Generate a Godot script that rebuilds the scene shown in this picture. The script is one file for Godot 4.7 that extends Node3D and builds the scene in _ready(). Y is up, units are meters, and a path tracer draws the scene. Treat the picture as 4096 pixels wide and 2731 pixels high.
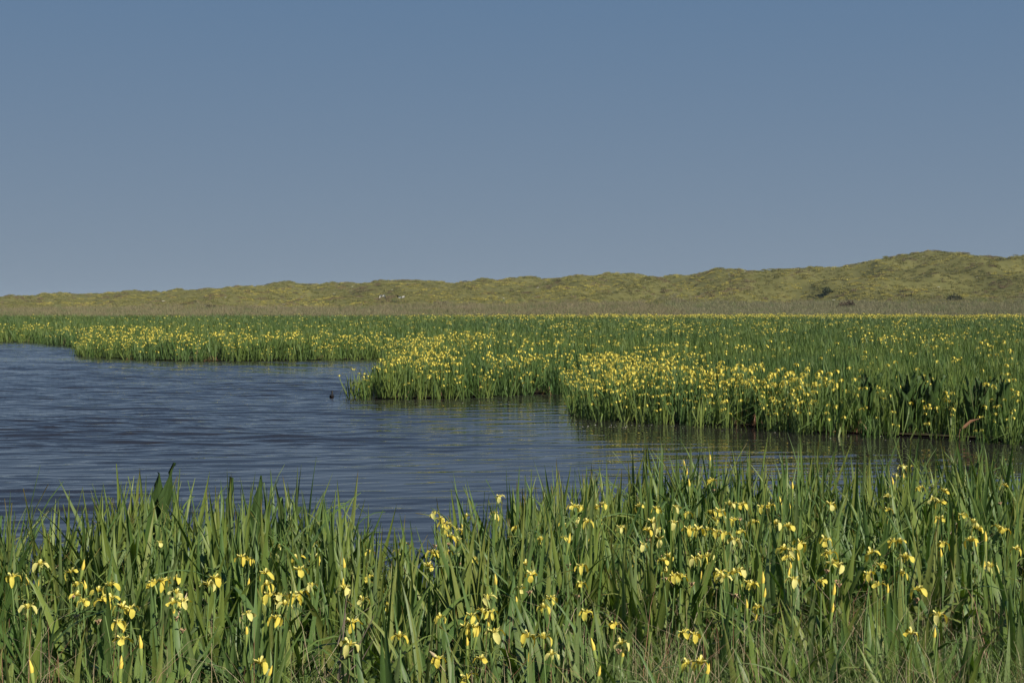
extends Node3D
# A freshwater dune lake in early summer: flag irises on the near bank, a lake, iris beds on the far side, flowering dunes behind.
# Metres, y up, water level at y = 0. Positions below are (x across, d away from the viewer); z = -d.

const FLOWERS := [[-2.34,6.55,0.70,0,-2.27,6.55,0.66,1,-2.25,6.67,0.74,0],[-2.09,6.80,0.70,1],[-2.05,6.51,0.73,0,-2.04,6.57,0.66,0],[-2.04,5.89,0.66,0],[-1.94,7.72,0.75,0],[-1.92,6.16,0.67,0,-1.86,6.07,0.66,0,-1.79,6.14,0.65,0],[-1.90,6.42,0.65,0,-1.84,6.41,0.68,0,-1.82,6.36,0.63,0],[-1.86,5.41,0.49,1],[-1.65,6.59,0.68,0,-1.62,6.71,0.67,0],[-1.65,5.91,0.66,0,-1.64,5.83,0.61,0,-1.60,5.87,0.66,0],[-1.64,6.42,0.69,0],[-1.59,5.70,0.56,0],[-1.54,5.49,0.49,1,-1.47,5.53,0.56,1],[-1.50,6.24,0.68,0,-1.37,6.32,0.70,0],[-1.45,5.99,0.67,0,-1.41,6.01,0.67,0],[-1.42,7.36,0.73,0,-1.40,7.46,0.70,0],[-1.38,6.50,0.71,0],[-1.33,8.05,0.73,0],[-1.19,6.77,0.72,0,-1.18,6.74,0.67,0,-1.03,6.79,0.73,0],[-1.17,7.63,0.73,0,-1.09,7.77,0.71,0],[-1.12,6.46,0.64,0,-1.05,6.34,0.66,0,-1.03,6.33,0.63,0],[-1.12,7.92,0.78,0],[-1.11,5.88,0.64,0,-0.98,5.81,0.64,0],[-1.03,6.57,0.64,0,-1.00,6.64,0.64,0,-0.95,6.64,0.68,0],[-0.98,5.44,0.53,0],[-0.88,7.33,0.73,1],[-0.87,8.45,0.77,0],[-0.83,8.16,0.75,0],[-0.83,6.92,0.67,0],[-0.72,7.07,0.73,0],[-0.71,6.65,0.66,0,-0.60,6.73,0.62,0],[-0.70,7.34,0.65,0],[-0.67,5.74,0.56,0,-0.67,5.87,0.62,0],[-0.66,8.01,0.79,0,-0.61,7.90,0.85,0],[-0.46,7.68,0.77,0,-0.44,7.73,0.83,0,-0.43,7.76,1.04,0],[-0.45,5.63,0.61,0],[-0.42,7.78,0.82,0,-0.40,7.83,1.00,0,-0.38,7.92,0.73,0],[-0.38,7.99,0.95,0,-0.37,8.06,0.78,0,-0.37,8.15,0.90,0],[-0.36,8.22,0.83,0,-0.25,8.31,0.74,0],[-0.32,8.48,0.78,0,-0.31,8.53,0.83,0],[-0.31,6.04,0.61,0,-0.20,5.97,0.58,0],[-0.29,5.50,0.53,0,-0.12,5.50,0.53,0],[-0.28,8.65,0.90,0],[-0.20,7.28,0.75,0],[-0.17,5.89,0.63,0,-0.16,5.94,0.57,0,-0.07,5.76,0.59,0],[-0.17,5.31,0.50,0],[-0.13,6.17,0.61,0,-0.11,6.26,0.65,0,-0.09,6.19,0.60,0],[-0.11,9.02,0.85,0],[-0.08,9.30,0.93,0],[-0.08,6.72,0.65,1,0.04,6.62,0.65,0],[0.03,8.70,0.78,0],[0.06,5.69,0.58,0,0.13,5.75,0.56,0,0.16,5.64,0.52,0],[0.07,7.23,0.70,0],[0.09,6.54,0.72,0],[0.14,6.17,0.62,0],[0.17,8.10,0.75,0],[0.18,6.34,0.63,0],[0.29,7.81,0.77,0],[0.29,7.25,0.79,1],[0.31,8.51,0.79,0],[0.31,5.83,0.65,0],[0.32,6.50,0.67,0],[0.33,5.63,0.53,1,0.42,5.70,0.62,0,0.44,5.60,0.57,0],[0.34,6.85,0.71,0],[0.39,8.90,0.86,0,0.55,8.96,0.85,0],[0.41,8.27,0.82,0,0.44,8.15,0.83,0],[0.46,9.47,0.81,0],[0.57,8.79,0.87,0],[0.59,7.57,0.82,0,0.74,7.62,0.80,0],[0.69,7.41,0.74,0,0.79,7.50,0.81,0],[0.69,5.49,0.51,0,0.72,5.35,0.55,0],[0.71,6.57,0.76,0,0.76,6.54,0.69,0,0.80,6.64,0.67,0],[0.72,5.83,0.56,0,0.75,5.74,0.57,0],[0.75,6.76,0.68,0,0.88,6.75,0.74,0],[0.78,6.97,0.73,0],[0.80,7.57,0.75,0],[0.81,8.08,0.80,0],[0.83,9.15,0.81,0],[0.90,8.73,0.82,0],[0.91,7.88,0.80,0,0.98,7.77,0.78,0],[0.95,6.27,0.72,0,1.07,6.22,0.70,0],[0.95,7.04,0.71,0,0.99,7.07,0.71,0],[0.97,6.50,0.70,0,1.03,6.48,0.71,0,1.08,6.38,0.68,0],[0.97,8.28,0.86,0],[1.00,7.54,0.80,0,1.07,7.66,0.78,0],[1.01,8.05,0.84,0,1.15,8.08,0.84,0],[1.06,7.26,0.81,0,1.10,7.24,0.80,0,1.15,7.22,0.77,0],[1.08,6.14,0.61,0,1.11,6.20,0.70,1],[1.09,6.68,0.69,0],[1.15,7.93,0.81,0,1.18,7.97,0.85,0],[1.18,7.67,0.83,0],[1.22,7.46,0.79,0],[1.22,9.65,0.88,1],[1.28,6.35,0.69,0],[1.29,8.13,0.79,0,1.36,8.25,0.86,0,1.40,8.11,0.78,0],[1.30,8.39,0.86,0],[1.33,6.78,0.74,0,1.34,6.90,0.76,0,1.37,6.84,0.76,0],[1.37,6.20,0.71,0,1.42,6.19,0.65,1],[1.39,11.17,0.84,1],[1.41,7.48,0.83,0],[1.43,8.89,0.82,0],[1.44,11.71,0.86,1],[1.45,8.12,0.86,0],[1.50,7.29,0.74,0],[1.51,6.65,0.77,0,1.53,6.56,0.73,0],[1.51,10.56,0.85,0],[1.54,7.81,0.78,0],[1.57,6.86,0.70,0],[1.60,6.12,0.71,0,1.60,6.27,0.73,0],[1.63,8.50,0.84,1],[1.63,8.85,0.81,0],[1.65,7.37,0.75,0],[1.66,5.81,0.56,0,1.76,5.77,0.64,0],[1.67,11.84,0.89,1],[1.69,6.41,0.75,0],[1.79,6.15,0.68,0],[1.80,7.01,0.73,0,1.92,7.05,0.78,0,1.96,7.06,0.78,0],[1.85,6.64,0.68,0,1.86,6.61,0.76,0],[1.93,8.49,0.84,0],[1.96,9.80,0.84,1],[2.18,7.08,0.76,0,2.30,7.02,0.79,0],[2.28,8.49,0.81,0],[2.32,6.78,0.69,0],[2.35,7.67,0.83,0],[2.42,7.28,0.82,0,2.46,7.28,0.75,1],[2.47,7.51,0.83,0,2.58,7.43,0.81,0],[2.49,9.28,0.83,0],[2.49,6.91,0.76,0],[2.57,8.39,0.86,0],[2.60,7.38,0.80,0],[2.60,8.66,0.86,0],[2.62,8.14,0.81,0],[2.77,9.51,0.87,0],[2.78,10.23,0.84,1],[2.80,9.08,0.88,0],[2.98,10.89,0.86,0],[3.14,11.28,0.89,0],[3.31,11.66,0.85,0],[3.48,9.90,0.86,0]]
const SHORE := [Vector2(-6.00,8.60),Vector2(-3.35,9.20),Vector2(-3.05,9.60),Vector2(-2.74,10.10),Vector2(-2.27,10.10),Vector2(-1.80,10.10),Vector2(-1.41,9.60),Vector2(-1.05,9.00),Vector2(-0.79,8.30),Vector2(-0.61,8.00),Vector2(-0.49,7.70),Vector2(-0.41,7.90),Vector2(-0.33,8.50),Vector2(-0.21,9.10),Vector2(0.07,9.70),Vector2(0.40,10.30),Vector2(0.77,11.10),Vector2(1.17,11.70),Vector2(1.95,12.00),Vector2(2.69,12.00),Vector2(3.43,12.00),Vector2(4.44,12.20),Vector2(8.00,12.60)]
const RIDGE := [Vector2(-260.0,2.00),Vector2(-190.0,2.40),Vector2(-156.5,2.89),Vector2(-146.3,2.80),Vector2(-141.3,2.88),Vector2(-137.3,3.42),Vector2(-132.8,4.13),Vector2(-126.8,4.88),Vector2(-121.4,4.65),Vector2(-116.1,5.08),Vector2(-111.7,4.71),Vector2(-105.5,5.05),Vector2(-103.1,4.70),Vector2(-97.4,5.69),Vector2(-93.1,5.54),Vector2(-88.0,5.66),Vector2(-83.4,5.95),Vector2(-77.8,6.27),Vector2(-73.3,6.68),Vector2(-67.4,6.66),Vector2(-63.8,7.15),Vector2(-60.2,7.51),Vector2(-56.2,7.24),Vector2(-52.5,7.35),Vector2(-43.8,7.31),Vector2(-38.6,8.02),Vector2(-34.4,8.21),Vector2(-26.8,8.28),Vector2(-19.3,7.43),Vector2(-14.4,7.24),Vector2(-10.3,7.66),Vector2(-5.5,8.15),Vector2(3.7,8.49),Vector2(6.8,8.15),Vector2(15.0,9.04),Vector2(18.4,8.78),Vector2(23.7,9.51),Vector2(28.6,9.35),Vector2(33.0,8.74),Vector2(35.3,8.58),Vector2(37.7,8.35),Vector2(41.1,8.93),Vector2(48.0,9.76),Vector2(53.3,10.50),Vector2(56.6,10.59),Vector2(59.5,10.36),Vector2(62.1,9.93),Vector2(65.3,10.29),Vector2(70.7,10.31),Vector2(73.8,10.66),Vector2(76.6,10.36),Vector2(80.4,10.89),Vector2(84.2,11.79),Vector2(89.6,12.47),Vector2(93.5,13.65),Vector2(98.7,14.08),Vector2(105.4,13.95),Vector2(108.5,12.93),Vector2(116.5,12.75),Vector2(141.5,13.50),Vector2(186.5,11.00),Vector2(260.0,10.00)]
const WATERLINE := [Vector2(-120.00,90.00),Vector2(-60.00,84.00),Vector2(-29.07,79.87),Vector2(-26.77,79.36),Vector2(-25.48,75.95),Vector2(-21.97,70.74),Vector2(-21.03,68.39),Vector2(-18.46,59.52),Vector2(-17.11,57.05),Vector2(-15.47,55.51),Vector2(-13.97,54.30),Vector2(-11.89,53.59),Vector2(-9.98,53.59),Vector2(-8.18,54.30),Vector2(-6.34,55.02),Vector2(-5.23,55.76),Vector2(-3.90,46.00),Vector2(-3.55,38.00),Vector2(-3.75,34.00),Vector2(-3.79,32.66),Vector2(-3.60,32.24),Vector2(-3.13,32.15),Vector2(-1.98,32.07),Vector2(-1.14,32.32),Vector2(-0.28,33.01),Vector2(0.61,33.82),Vector2(1.35,34.29),Vector2(1.47,35.27),Vector2(1.23,28.46),Vector2(1.35,26.91),Vector2(1.64,26.28),Vector2(2.31,25.90),Vector2(2.97,25.63),Vector2(3.77,24.91),Vector2(4.35,24.42),Vector2(4.85,23.67),Vector2(5.95,23.05),Vector2(7.01,22.51),Vector2(7.93,21.79),Vector2(9.00,21.53),Vector2(14.00,21.00),Vector2(40.00,20.00)]

const EYE := 2.2

var rng := RandomNumberGenerator.new()
var names := {}
var M := {}
var leaf_meshes: Array = []
var leaf_mats: Array = []
var stem_meshes: Array = []
var fall_meshes: Array = []
var standard_mesh: ArrayMesh
var style_mesh: ArrayMesh
var ovary_mesh: ArrayMesh
var bud_mesh: ArrayMesh
var sheath_mesh: ArrayMesh
var wither_mesh: ArrayMesh
var dune_noise := FastNoiseLite.new()
var patch_noise := FastNoiseLite.new()
var fine_noise := FastNoiseLite.new()
var bed := PackedVector2Array()


class Geo:
	var v := PackedVector3Array()
	var uv := PackedVector2Array()
	var idx := PackedInt32Array()

	# A ribbon along points P with half widths W and side vectors S; the middle is lifted by C along the face.
	func ribbon(P: Array, W: Array, S: Array, C: float, across := 2) -> void:
		var first := v.size()
		var n := P.size()
		for i in n:
			var t: Vector3 = P[mini(i + 1, n - 1)] - P[maxi(i - 1, 0)]
			var s: Vector3 = S[i]
			var up := t.cross(s).normalized()
			for k in across + 1:
				var a := 2.0 * k / across - 1.0
				v.append(P[i] + s * (a * W[i]) + up * (C * (1.0 - a * a)))
				uv.append(Vector2(a * 0.5 + 0.5, float(i) / (n - 1)))
		for i in n - 1:
			for k in across:
				var a := first + i * (across + 1) + k
				var b := a + across + 1
				idx.append_array(PackedInt32Array([a, b, a + 1, a + 1, b, b + 1]))

	# A round tube along points P with radii R (squash flattens it vertically).
	func tube(P: Array, R: Array, sides := 6, squash := 1.0) -> void:
		var first := v.size()
		var n := P.size()
		for i in n:
			var t: Vector3 = (P[mini(i + 1, n - 1)] - P[maxi(i - 1, 0)]).normalized()
			var a := t.cross(Vector3.RIGHT if absf(t.x) < 0.8 else Vector3.UP).normalized()
			var b := t.cross(a).normalized()
			for k in sides:
				var w := TAU * k / sides
				v.append(P[i] + (a * cos(w) * squash + b * sin(w)) * R[i])
				uv.append(Vector2(float(k) / sides, float(i) / (n - 1)))
		for i in n - 1:
			for k in sides:
				var a := first + i * sides + k
				var a2 := first + i * sides + (k + 1) % sides
				idx.append_array(PackedInt32Array([a, a + sides, a2, a2, a + sides, a2 + sides]))

	func tri(a: Vector3, b: Vector3, c: Vector3) -> void:
		var f := v.size()
		v.append_array(PackedVector3Array([a, b, c]))
		uv.append_array(PackedVector2Array([Vector2(0, 0), Vector2(1, 0), Vector2(0.5, 1)]))
		idx.append_array(PackedInt32Array([f, f + 1, f + 2]))

	func into(m: ArrayMesh, mat: Material, upward := 0.0) -> void:
		if idx.is_empty():
			return
		var nn := PackedVector3Array()
		nn.resize(v.size())
		for i in range(0, idx.size(), 3):
			var a := idx[i]
			var b := idx[i + 1]
			var c := idx[i + 2]
			var fn := (v[c] - v[a]).cross(v[b] - v[a])
			nn[a] += fn
			nn[b] += fn
			nn[c] += fn
		for i in nn.size():
			nn[i] = nn[i].normalized() if nn[i].length_squared() > 1e-20 else Vector3.UP
			if upward > 0.0:
				nn[i] = (nn[i] * (signf(nn[i].y) if nn[i].y != 0.0 else 1.0) * (1.0 - upward) + Vector3.UP * upward).normalized()
		var arr := []
		arr.resize(Mesh.ARRAY_MAX)
		arr[Mesh.ARRAY_VERTEX] = v
		arr[Mesh.ARRAY_NORMAL] = nn
		arr[Mesh.ARRAY_TEX_UV] = uv
		arr[Mesh.ARRAY_INDEX] = idx
		m.add_surface_from_arrays(Mesh.PRIMITIVE_TRIANGLES, arr)
		m.surface_set_material(m.get_surface_count() - 1, mat)

	func mesh(mat: Material, upward := 0.0) -> ArrayMesh:
		var m := ArrayMesh.new()
		into(m, mat, upward)
		return m


# ---------- naming ----------
func numbered(called: String) -> String:
	var n: int = names.get(called, 0)
	names[called] = n + 1
	return called if n == 0 else "%s_%03d" % [called, n]


func tag(o: Node, label: String, category: String, group := "", kind := "") -> void:
	o.set_meta("label", label)
	o.set_meta("category", category)
	if group:
		o.set_meta("group", group)
	if kind:
		o.set_meta("kind", kind)


func thing(called: String, at: Vector3, label: String, category: String, group := "", kind := "") -> Node3D:
	var o := Node3D.new()
	o.name = numbered(called)
	add_child(o)
	o.position = at
	tag(o, label, category, group, kind)
	return o


func part(called: String, m: Mesh, parent: Node, t := Transform3D(), mat: Material = null) -> MeshInstance3D:
	var o := MeshInstance3D.new()
	o.name = called
	o.mesh = m
	o.transform = t
	if mat:
		o.material_override = mat
	parent.add_child(o, true)
	return o


func structure(called: String, m: Mesh, label: String, category: String) -> MeshInstance3D:
	var o := MeshInstance3D.new()
	o.name = numbered(called)
	o.mesh = m
	add_child(o)
	tag(o, label, category, "", "structure")
	return o


# ---------- materials ----------
func lin(r: float, g: float, b: float) -> Color:
	return Color(r, g, b).linear_to_srgb()


func mat(called: String, c: Color, rough: float, spec := 0.5) -> StandardMaterial3D:
	var m := StandardMaterial3D.new()
	m.resource_name = called
	m.albedo_color = c
	m.roughness = rough
	m.metallic_specular = spec
	m.cull_mode = BaseMaterial3D.CULL_DISABLED
	return m


func noise_texture(freq: float, sd: int, a: Color, b: Color, size := 512, oct := 4) -> NoiseTexture2D:
	var n := FastNoiseLite.new()
	n.seed = sd
	n.frequency = freq
	n.fractal_octaves = oct
	var t := NoiseTexture2D.new()
	t.width = size
	t.height = size
	t.seamless = true
	t.noise = n
	var g := Gradient.new()
	g.set_color(0, a)
	g.set_color(1, b)
	t.color_ramp = g
	return t


func vein_texture(spoiled: bool) -> ImageTexture:
	# parallel veins of a sword leaf with a few pale and brown flecks
	var im := Image.create(32, 256, false, Image.FORMAT_RGB8)
	var r := RandomNumberGenerator.new()
	r.seed = 77
	var col := []
	for x in 32:
		col.append(0.86 + 0.14 * r.randf())
	var n := FastNoiseLite.new()
	n.seed = 5
	n.frequency = 0.05
	for y in 256:
		for x in 32:
			var k: float = col[x] * (0.93 + 0.1 * n.get_noise_2d(x * 3.0, y * 0.7))
			var c := Color(k, k, k * 0.97)
			if n.get_noise_2d(x * 4.0 + 300.0, y * 1.6) > 0.52:
				c = Color(k, k * 0.86, k * 0.7)
			if spoiled and (y > 242 + 12.0 * n.get_noise_2d(x * 6.0, 40.0) or n.get_noise_2d(x * 5.0 + 900.0, y * 2.2) > 0.44):
				c = Color(0.80, 0.66, 0.55)  # brown, dried tip and spots
			im.set_pixel(x, y, c)
	return ImageTexture.create_from_image(im)


func petal_texture() -> ImageTexture:
	# the fall of a flag iris: yellow with a faint ring of brown pencil lines near the throat
	var im := Image.create(32, 64, false, Image.FORMAT_RGB8)
	var r := RandomNumberGenerator.new()
	r.seed = 12
	for y in 64:
		for x in 32:
			var k := 0.94 + 0.06 * r.randf()
			var c := Color(k, k, k)
			var v := y / 63.0
			var u := absf(x / 31.0 - 0.5)
			if v > 0.36 and v < 0.58 and u < 0.33 and (x % 4 == 0) and r.randf() < 0.6:
				c = Color(0.74, 0.58, 0.42)
			im.set_pixel(x, y, c)
	return ImageTexture.create_from_image(im)


func make_materials() -> void:
	var veins := vein_texture(false)
	var worn := vein_texture(true)
	for c in [[0.158, 0.235, 0.058], [0.132, 0.218, 0.068], [0.195, 0.262, 0.060], [0.100, 0.178, 0.048], [0.172, 0.238, 0.088], [0.225, 0.275, 0.075]]:
		var m := mat("iris_leaf", lin(c[0], c[1], c[2]), 0.48, 0.38)
		m.albedo_texture = veins if leaf_mats.size() % 6 < 5 else worn
		m.backlight_enabled = true
		m.backlight = Color(0.62, 0.70, 0.30)
		leaf_mats.append(m)
	var b := mat("bed_leaf", Color.WHITE, 0.5, 0.38)
	b.albedo_texture = veins
	b.vertex_color_use_as_albedo = true
	b.backlight_enabled = true
	b.backlight = Color(0.62, 0.70, 0.30)
	M.bed_leaf = b
	M.petal = mat("iris_petal", lin(0.68, 0.60, 0.10), 0.6, 0.35)
	M.petal.albedo_texture = petal_texture()
	M.petal.backlight_enabled = true
	M.petal.backlight = Color(0.75, 0.68, 0.3)
	M.petals = [M.petal]
	for c in [[0.70, 0.66, 0.22], [0.69, 0.57, 0.08], [0.73, 0.63, 0.11]]:
		var pm: StandardMaterial3D = M.petal.duplicate()
		pm.albedo_color = lin(c[0], c[1], c[2])
		M.petals.append(pm)
	M.style = mat("iris_style", lin(0.70, 0.63, 0.20), 0.6, 0.35)
	M.style.backlight_enabled = true
	M.style.backlight = Color(0.7, 0.65, 0.35)
	M.bud = mat("iris_bud", lin(0.72, 0.55, 0.09), 0.55, 0.4)
	M.sheath = mat("iris_sheath", lin(0.20, 0.26, 0.06), 0.5)
	M.stem = mat("iris_stem", lin(0.13, 0.20, 0.06), 0.5)
	M.withered = mat("withered_petal", lin(0.42, 0.28, 0.16), 0.8, 0.3)
	M.dock = mat("dock_leaf", lin(0.060, 0.105, 0.030), 0.55, 0.3)
	M.dock.albedo_texture = noise_texture(0.03, 3, Color(0.72, 0.74, 0.70), Color(1, 1, 1), 256)
	M.dock.backlight_enabled = true
	M.dock.backlight = Color(0.40, 0.46, 0.16)
	M.dock_rib = mat("dock_rib", lin(0.16, 0.17, 0.06), 0.5)
	M.dry = mat("dry_stalk", lin(0.36, 0.29, 0.18), 0.8, 0.3)
	M.twig = mat("dead_twig", lin(0.16, 0.13, 0.10), 0.9, 0.2)
	M.dead_leaf = mat("dead_leaf", lin(0.24, 0.13, 0.075), 0.8, 0.3)
	M.grass = mat("grass_blade", Color.WHITE, 0.55, 0.4)
	M.grass.vertex_color_use_as_albedo = true
	M.grass.backlight_enabled = true
	M.grass.backlight = Color(0.5, 0.55, 0.25)
	M.tuft = mat("dune_tuft", Color.WHITE, 0.9, 0.2)
	M.tuft.vertex_color_use_as_albedo = true
	M.soil = mat("wet_soil", Color.WHITE, 0.95, 0.2)
	M.soil.albedo_texture = noise_texture(0.02, 9, lin(0.020, 0.017, 0.010), lin(0.07, 0.058, 0.030))
	M.soil.uv1_triplanar = true
	M.soil.uv1_world_triplanar = true
	M.soil.uv1_scale = Vector3(0.8, 0.8, 0.8)
	M.dune = mat("dune_turf", Color.WHITE, 0.95, 0.2)
	M.dune.albedo_texture = noise_texture(0.012, 21, lin(0.080, 0.083, 0.028), lin(0.155, 0.142, 0.050), 1024, 6)
	M.dune.uv1_triplanar = true
	M.dune.uv1_world_triplanar = true
	M.dune.uv1_scale = Vector3(0.021, 0.021, 0.021)
	M.water = mat("peaty_water", lin(0.017, 0.014, 0.014), 0.03, 0.36)


# ---------- land ----------
func table(t: Array, x: float) -> float:
	if x <= t[0].x:
		return t[0].y
	for i in t.size() - 1:
		if x <= t[i + 1].x:
			return lerpf(t[i].y, t[i + 1].y, (x - t[i].x) / (t[i + 1].x - t[i].x))
	return t[-1].y


func bank_height(x: float, d: float) -> float:
	var s := table(SHORE, x) + 0.3
	if d > s:
		return -0.02 - 0.4 * smoothstep(s, s + 1.6, d)
	return 0.30 * (1.0 - smoothstep(5.0, s, d)) - 0.02 + 0.3 * (1.0 - smoothstep(0.0, 5.0, d))


func ridge_distance(x: float) -> float:
	return 375.0 - 0.42 * x


func dune_height(x: float, d: float) -> float:
	var foot := 236.0
	var rise := lerpf(0.9, 3.0, clampf((x + 80.0) / 170.0, 0.0, 1.0))
	if d < foot:
		var t := smoothstep(150.0, foot + 20.0, d)
		return 0.12 + rise * t * t + 0.25 * dune_noise.get_noise_2d(x * 2.2, d * 2.2) * t
	var rd := ridge_distance(x)
	var top := table(RIDGE, x)
	var low := 0.12 + rise * pow(smoothstep(150.0, foot + 20.0, foot), 2.0)
	var t2 := clampf((d - foot) / (rd - foot), 0.0, 2.2)
	var h := 0.0
	if t2 <= 1.0:
		h = lerpf(low, top, t2 * t2 * (3.0 - 2.0 * t2) * 0.6 + 0.4 * t2)
	else:
		h = lerpf(top, 2.0, smoothstep(1.0, 1.9, t2))
	var bump := 5.5 * t2 * maxf(0.0, 1.0 - t2) + 0.12
	var amp := lerpf(0.9, 2.2, clampf((x + 120.0) / 230.0, 0.0, 1.0))
	h += bump * amp * 1.15 * (absf(dune_noise.get_noise_2d(x, d * 0.8)) * -2.4 + 0.55 + 0.5 * dune_noise.get_noise_2d(x * 3.1, d * 3.1))
	h += 0.95 * smoothstep(0.1, 0.5, t2) * (dune_noise.get_noise_2d(x * 3.5 + 700.0, d * 2.5) + 0.5 * dune_noise.get_noise_2d(x * 8.0, d * 6.0 + 90.0))
	return h


func grid(x0: float, x1: float, nx: int, d0: float, d1: float, nd: int, f: Callable, m: Material) -> ArrayMesh:
	var g := Geo.new()
	for j in nd + 1:
		var d := lerpf(d0, d1, float(j) / nd)
		for i in nx + 1:
			var x := lerpf(x0, x1, float(i) / nx)
			g.v.append(Vector3(x, f.call(x, d), -d))
			g.uv.append(Vector2(x, d))
	for j in nd:
		for i in nx:
			var a := j * (nx + 1) + i
			var b := a + nx + 1
			g.idx.append_array(PackedInt32Array([a, b, a + 1, a + 1, b, b + 1]))
	return g.mesh(m)


func build_land() -> void:
	var lake_floor := Geo.new()
	var e := 4000.0
	lake_floor.v = PackedVector3Array([Vector3(-e, -0.55, 60), Vector3(e, -0.55, 60), Vector3(e, -0.55, -e), Vector3(-e, -0.55, -e)])
	lake_floor.uv = PackedVector2Array([Vector2(), Vector2(), Vector2(), Vector2()])
	lake_floor.idx = PackedInt32Array([0, 3, 1, 1, 3, 2])
	structure("ground", lake_floor.mesh(M.soil), "dark earth that lies under the lake and the marsh", "ground")
	structure("near_bank", grid(-9, 9, 90, -4, 15, 95, bank_height, M.soil), "dark soil of the near bank under the irises", "ground")
	# the marsh that carries the iris beds: a low mat just above the water
	bed = PackedVector2Array(WATERLINE)
	bed.append_array(PackedVector2Array([Vector2(120, 60), Vector2(160, 175), Vector2(-170, 175), Vector2(-170, 92)]))
	var inner := Geometry2D.offset_polygon(bed, -0.55)
	var g := Geo.new()
	for p in inner:
		var f := g.v.size()
		for q in p:
			g.v.append(Vector3(q.x, 0.03, -q.y))
			g.uv.append(q)
		for i in Geometry2D.triangulate_polygon(p):
			g.idx.append(f + i)
	structure("marsh", g.mesh(M.soil), "dark wet mat of the marsh under the far iris beds", "marsh")
	structure("dune_hills", grid(-300, 240, 270, 140, 640, 250, dune_height, M.dune), "rolling dunes covered in olive turf and yellow flowers", "dunes")
	var far := func(x: float, d: float) -> float:
		var t := (d - 760.0) / 140.0
		return -0.3 + (7.0 + 1.6 * dune_noise.get_noise_2d(x * 0.4, 50.0)) * clampf(1.0 - t * t, 0.0, 1.0) * smoothstep(-150.0, -250.0, x)
	structure("distant_dune", grid(-620, -120, 100, 620, 900, 20, far, M.dune), "pale distant dune behind the left end of the ridge", "dunes")


# ---------- water ----------
func build_water() -> void:
	var waves := []
	var r := RandomNumberGenerator.new()
	r.seed = 31
	for i in 16:
		var wl := 0.19 * pow(1.12, i) * r.randf_range(0.92, 1.08)
		var ang := r.randfn(-0.10, 0.30 if i < 8 else 0.2)
		var k := TAU / wl
		waves.append([k * sin(ang), k * cos(ang), r.randf() * TAU, 0.041 / k])
	var gust := FastNoiseLite.new()
	gust.seed = 8
	gust.frequency = 0.09
	var rows := PackedFloat32Array()
	var d := 6.5
	while d < 92.0:
		rows.append(d)
		d += 0.045 if d < 25.0 else (0.07 if d < 45.0 else 0.12)
	var cols := 230
	var g := Geo.new()
	var nn := PackedVector3Array()
	for j in rows.size():
		var dd := rows[j]
		var x0 := -0.42 * dd - 4.0
		var x1 := minf(0.42 * dd + 4.0, 14.0)
		for i in cols + 1:
			var x := lerpf(x0, x1, float(i) / cols)
			# sheltered, calmer water along the iris beds on the right
			var calm := clampf((x - (-5.0 + absf(dd - 24.0) * 0.12)) / 7.0, 0.0, 1.0) * (1.0 - smoothstep(36.0, 50.0, dd))
			var a := lerpf(1.0, 0.22, calm) * (0.85 + 0.85 * gust.get_noise_2d(x * 0.5, dd))
			var wx := x + 0.25 * gust.get_noise_2d(x * 3.0, dd * 3.0)
			var h := 0.0
			var hx := 0.0
			var hd := 0.0
			for w in waves:
				var ph: float = w[0] * wx + w[1] * dd + w[2]
				var s: float = sin(ph) * w[3]
				var c: float = cos(ph) * w[3]
				h += s
				hx += c * w[0]
				hd += c * w[1]
			var back := 33.1 - dd  # the swimming bird's wake spreads behind it
			if back > -0.1 and back < 4.0 and absf(x + 4.25) < 3.0:
				var arm := absf(x + 4.25) - 0.06 - back * 0.42
				var ww := 0.045 * exp(-arm * arm / 0.012) / (1.0 + back * 0.5)
				hd += ww * 2.4
			g.v.append(Vector3(x, h * a, -dd))
			nn.append(Vector3(-hx * a, 1.0, hd * a).normalized())
	for j in rows.size() - 1:
		for i in cols:
			var p := j * (cols + 1) + i
			var q := p + cols + 1
			g.idx.append_array(PackedInt32Array([p, q, p + 1, p + 1, q, q + 1]))
	var arr := []
	arr.resize(Mesh.ARRAY_MAX)
	arr[Mesh.ARRAY_VERTEX] = g.v
	arr[Mesh.ARRAY_NORMAL] = nn
	arr[Mesh.ARRAY_INDEX] = g.idx
	var m := ArrayMesh.new()
	m.add_surface_from_arrays(Mesh.PRIMITIVE_TRIANGLES, arr)
	m.surface_set_material(0, M.water)
	structure("lake_water", m, "blue grey rippled lake water between the iris beds", "water")


# ---------- irises ----------
func sword(g: Geo, base: Vector3, fan: float, lean: float, length: float, half: float, bend: float, kink: float, twist: float, segs: int) -> void:
	var e := Vector3(cos(fan), 0, sin(fan))
	var n := Vector3(-sin(fan), 0, cos(fan))
	var t0 := Vector3.UP * cos(lean) + e * sin(lean)
	var s0 := e * cos(lean) - Vector3.UP * sin(lean)
	var P := [base]
	var W := [half * 0.75]
	var S := [s0]
	var p := base
	for i in range(1, segs + 1):
		var t := float(i) / segs
		var b := bend * pow(t, 1.8)
		if kink > 0.0 and t > kink:
			b += 1.9 * signf(bend)
		var dir := t0 * cos(b) + n * sin(b)
		p += dir * (length / segs)
		P.append(p)
		S.append(s0.rotated(dir, twist * t))
		W.append(half * (lerpf(0.75, 1.0, t / 0.5) if t < 0.5 else maxf(0.02, 1.0 - pow((t - 0.5) / 0.5, 1.7))))
	g.ribbon(P, W, S, half * 0.16)


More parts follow.
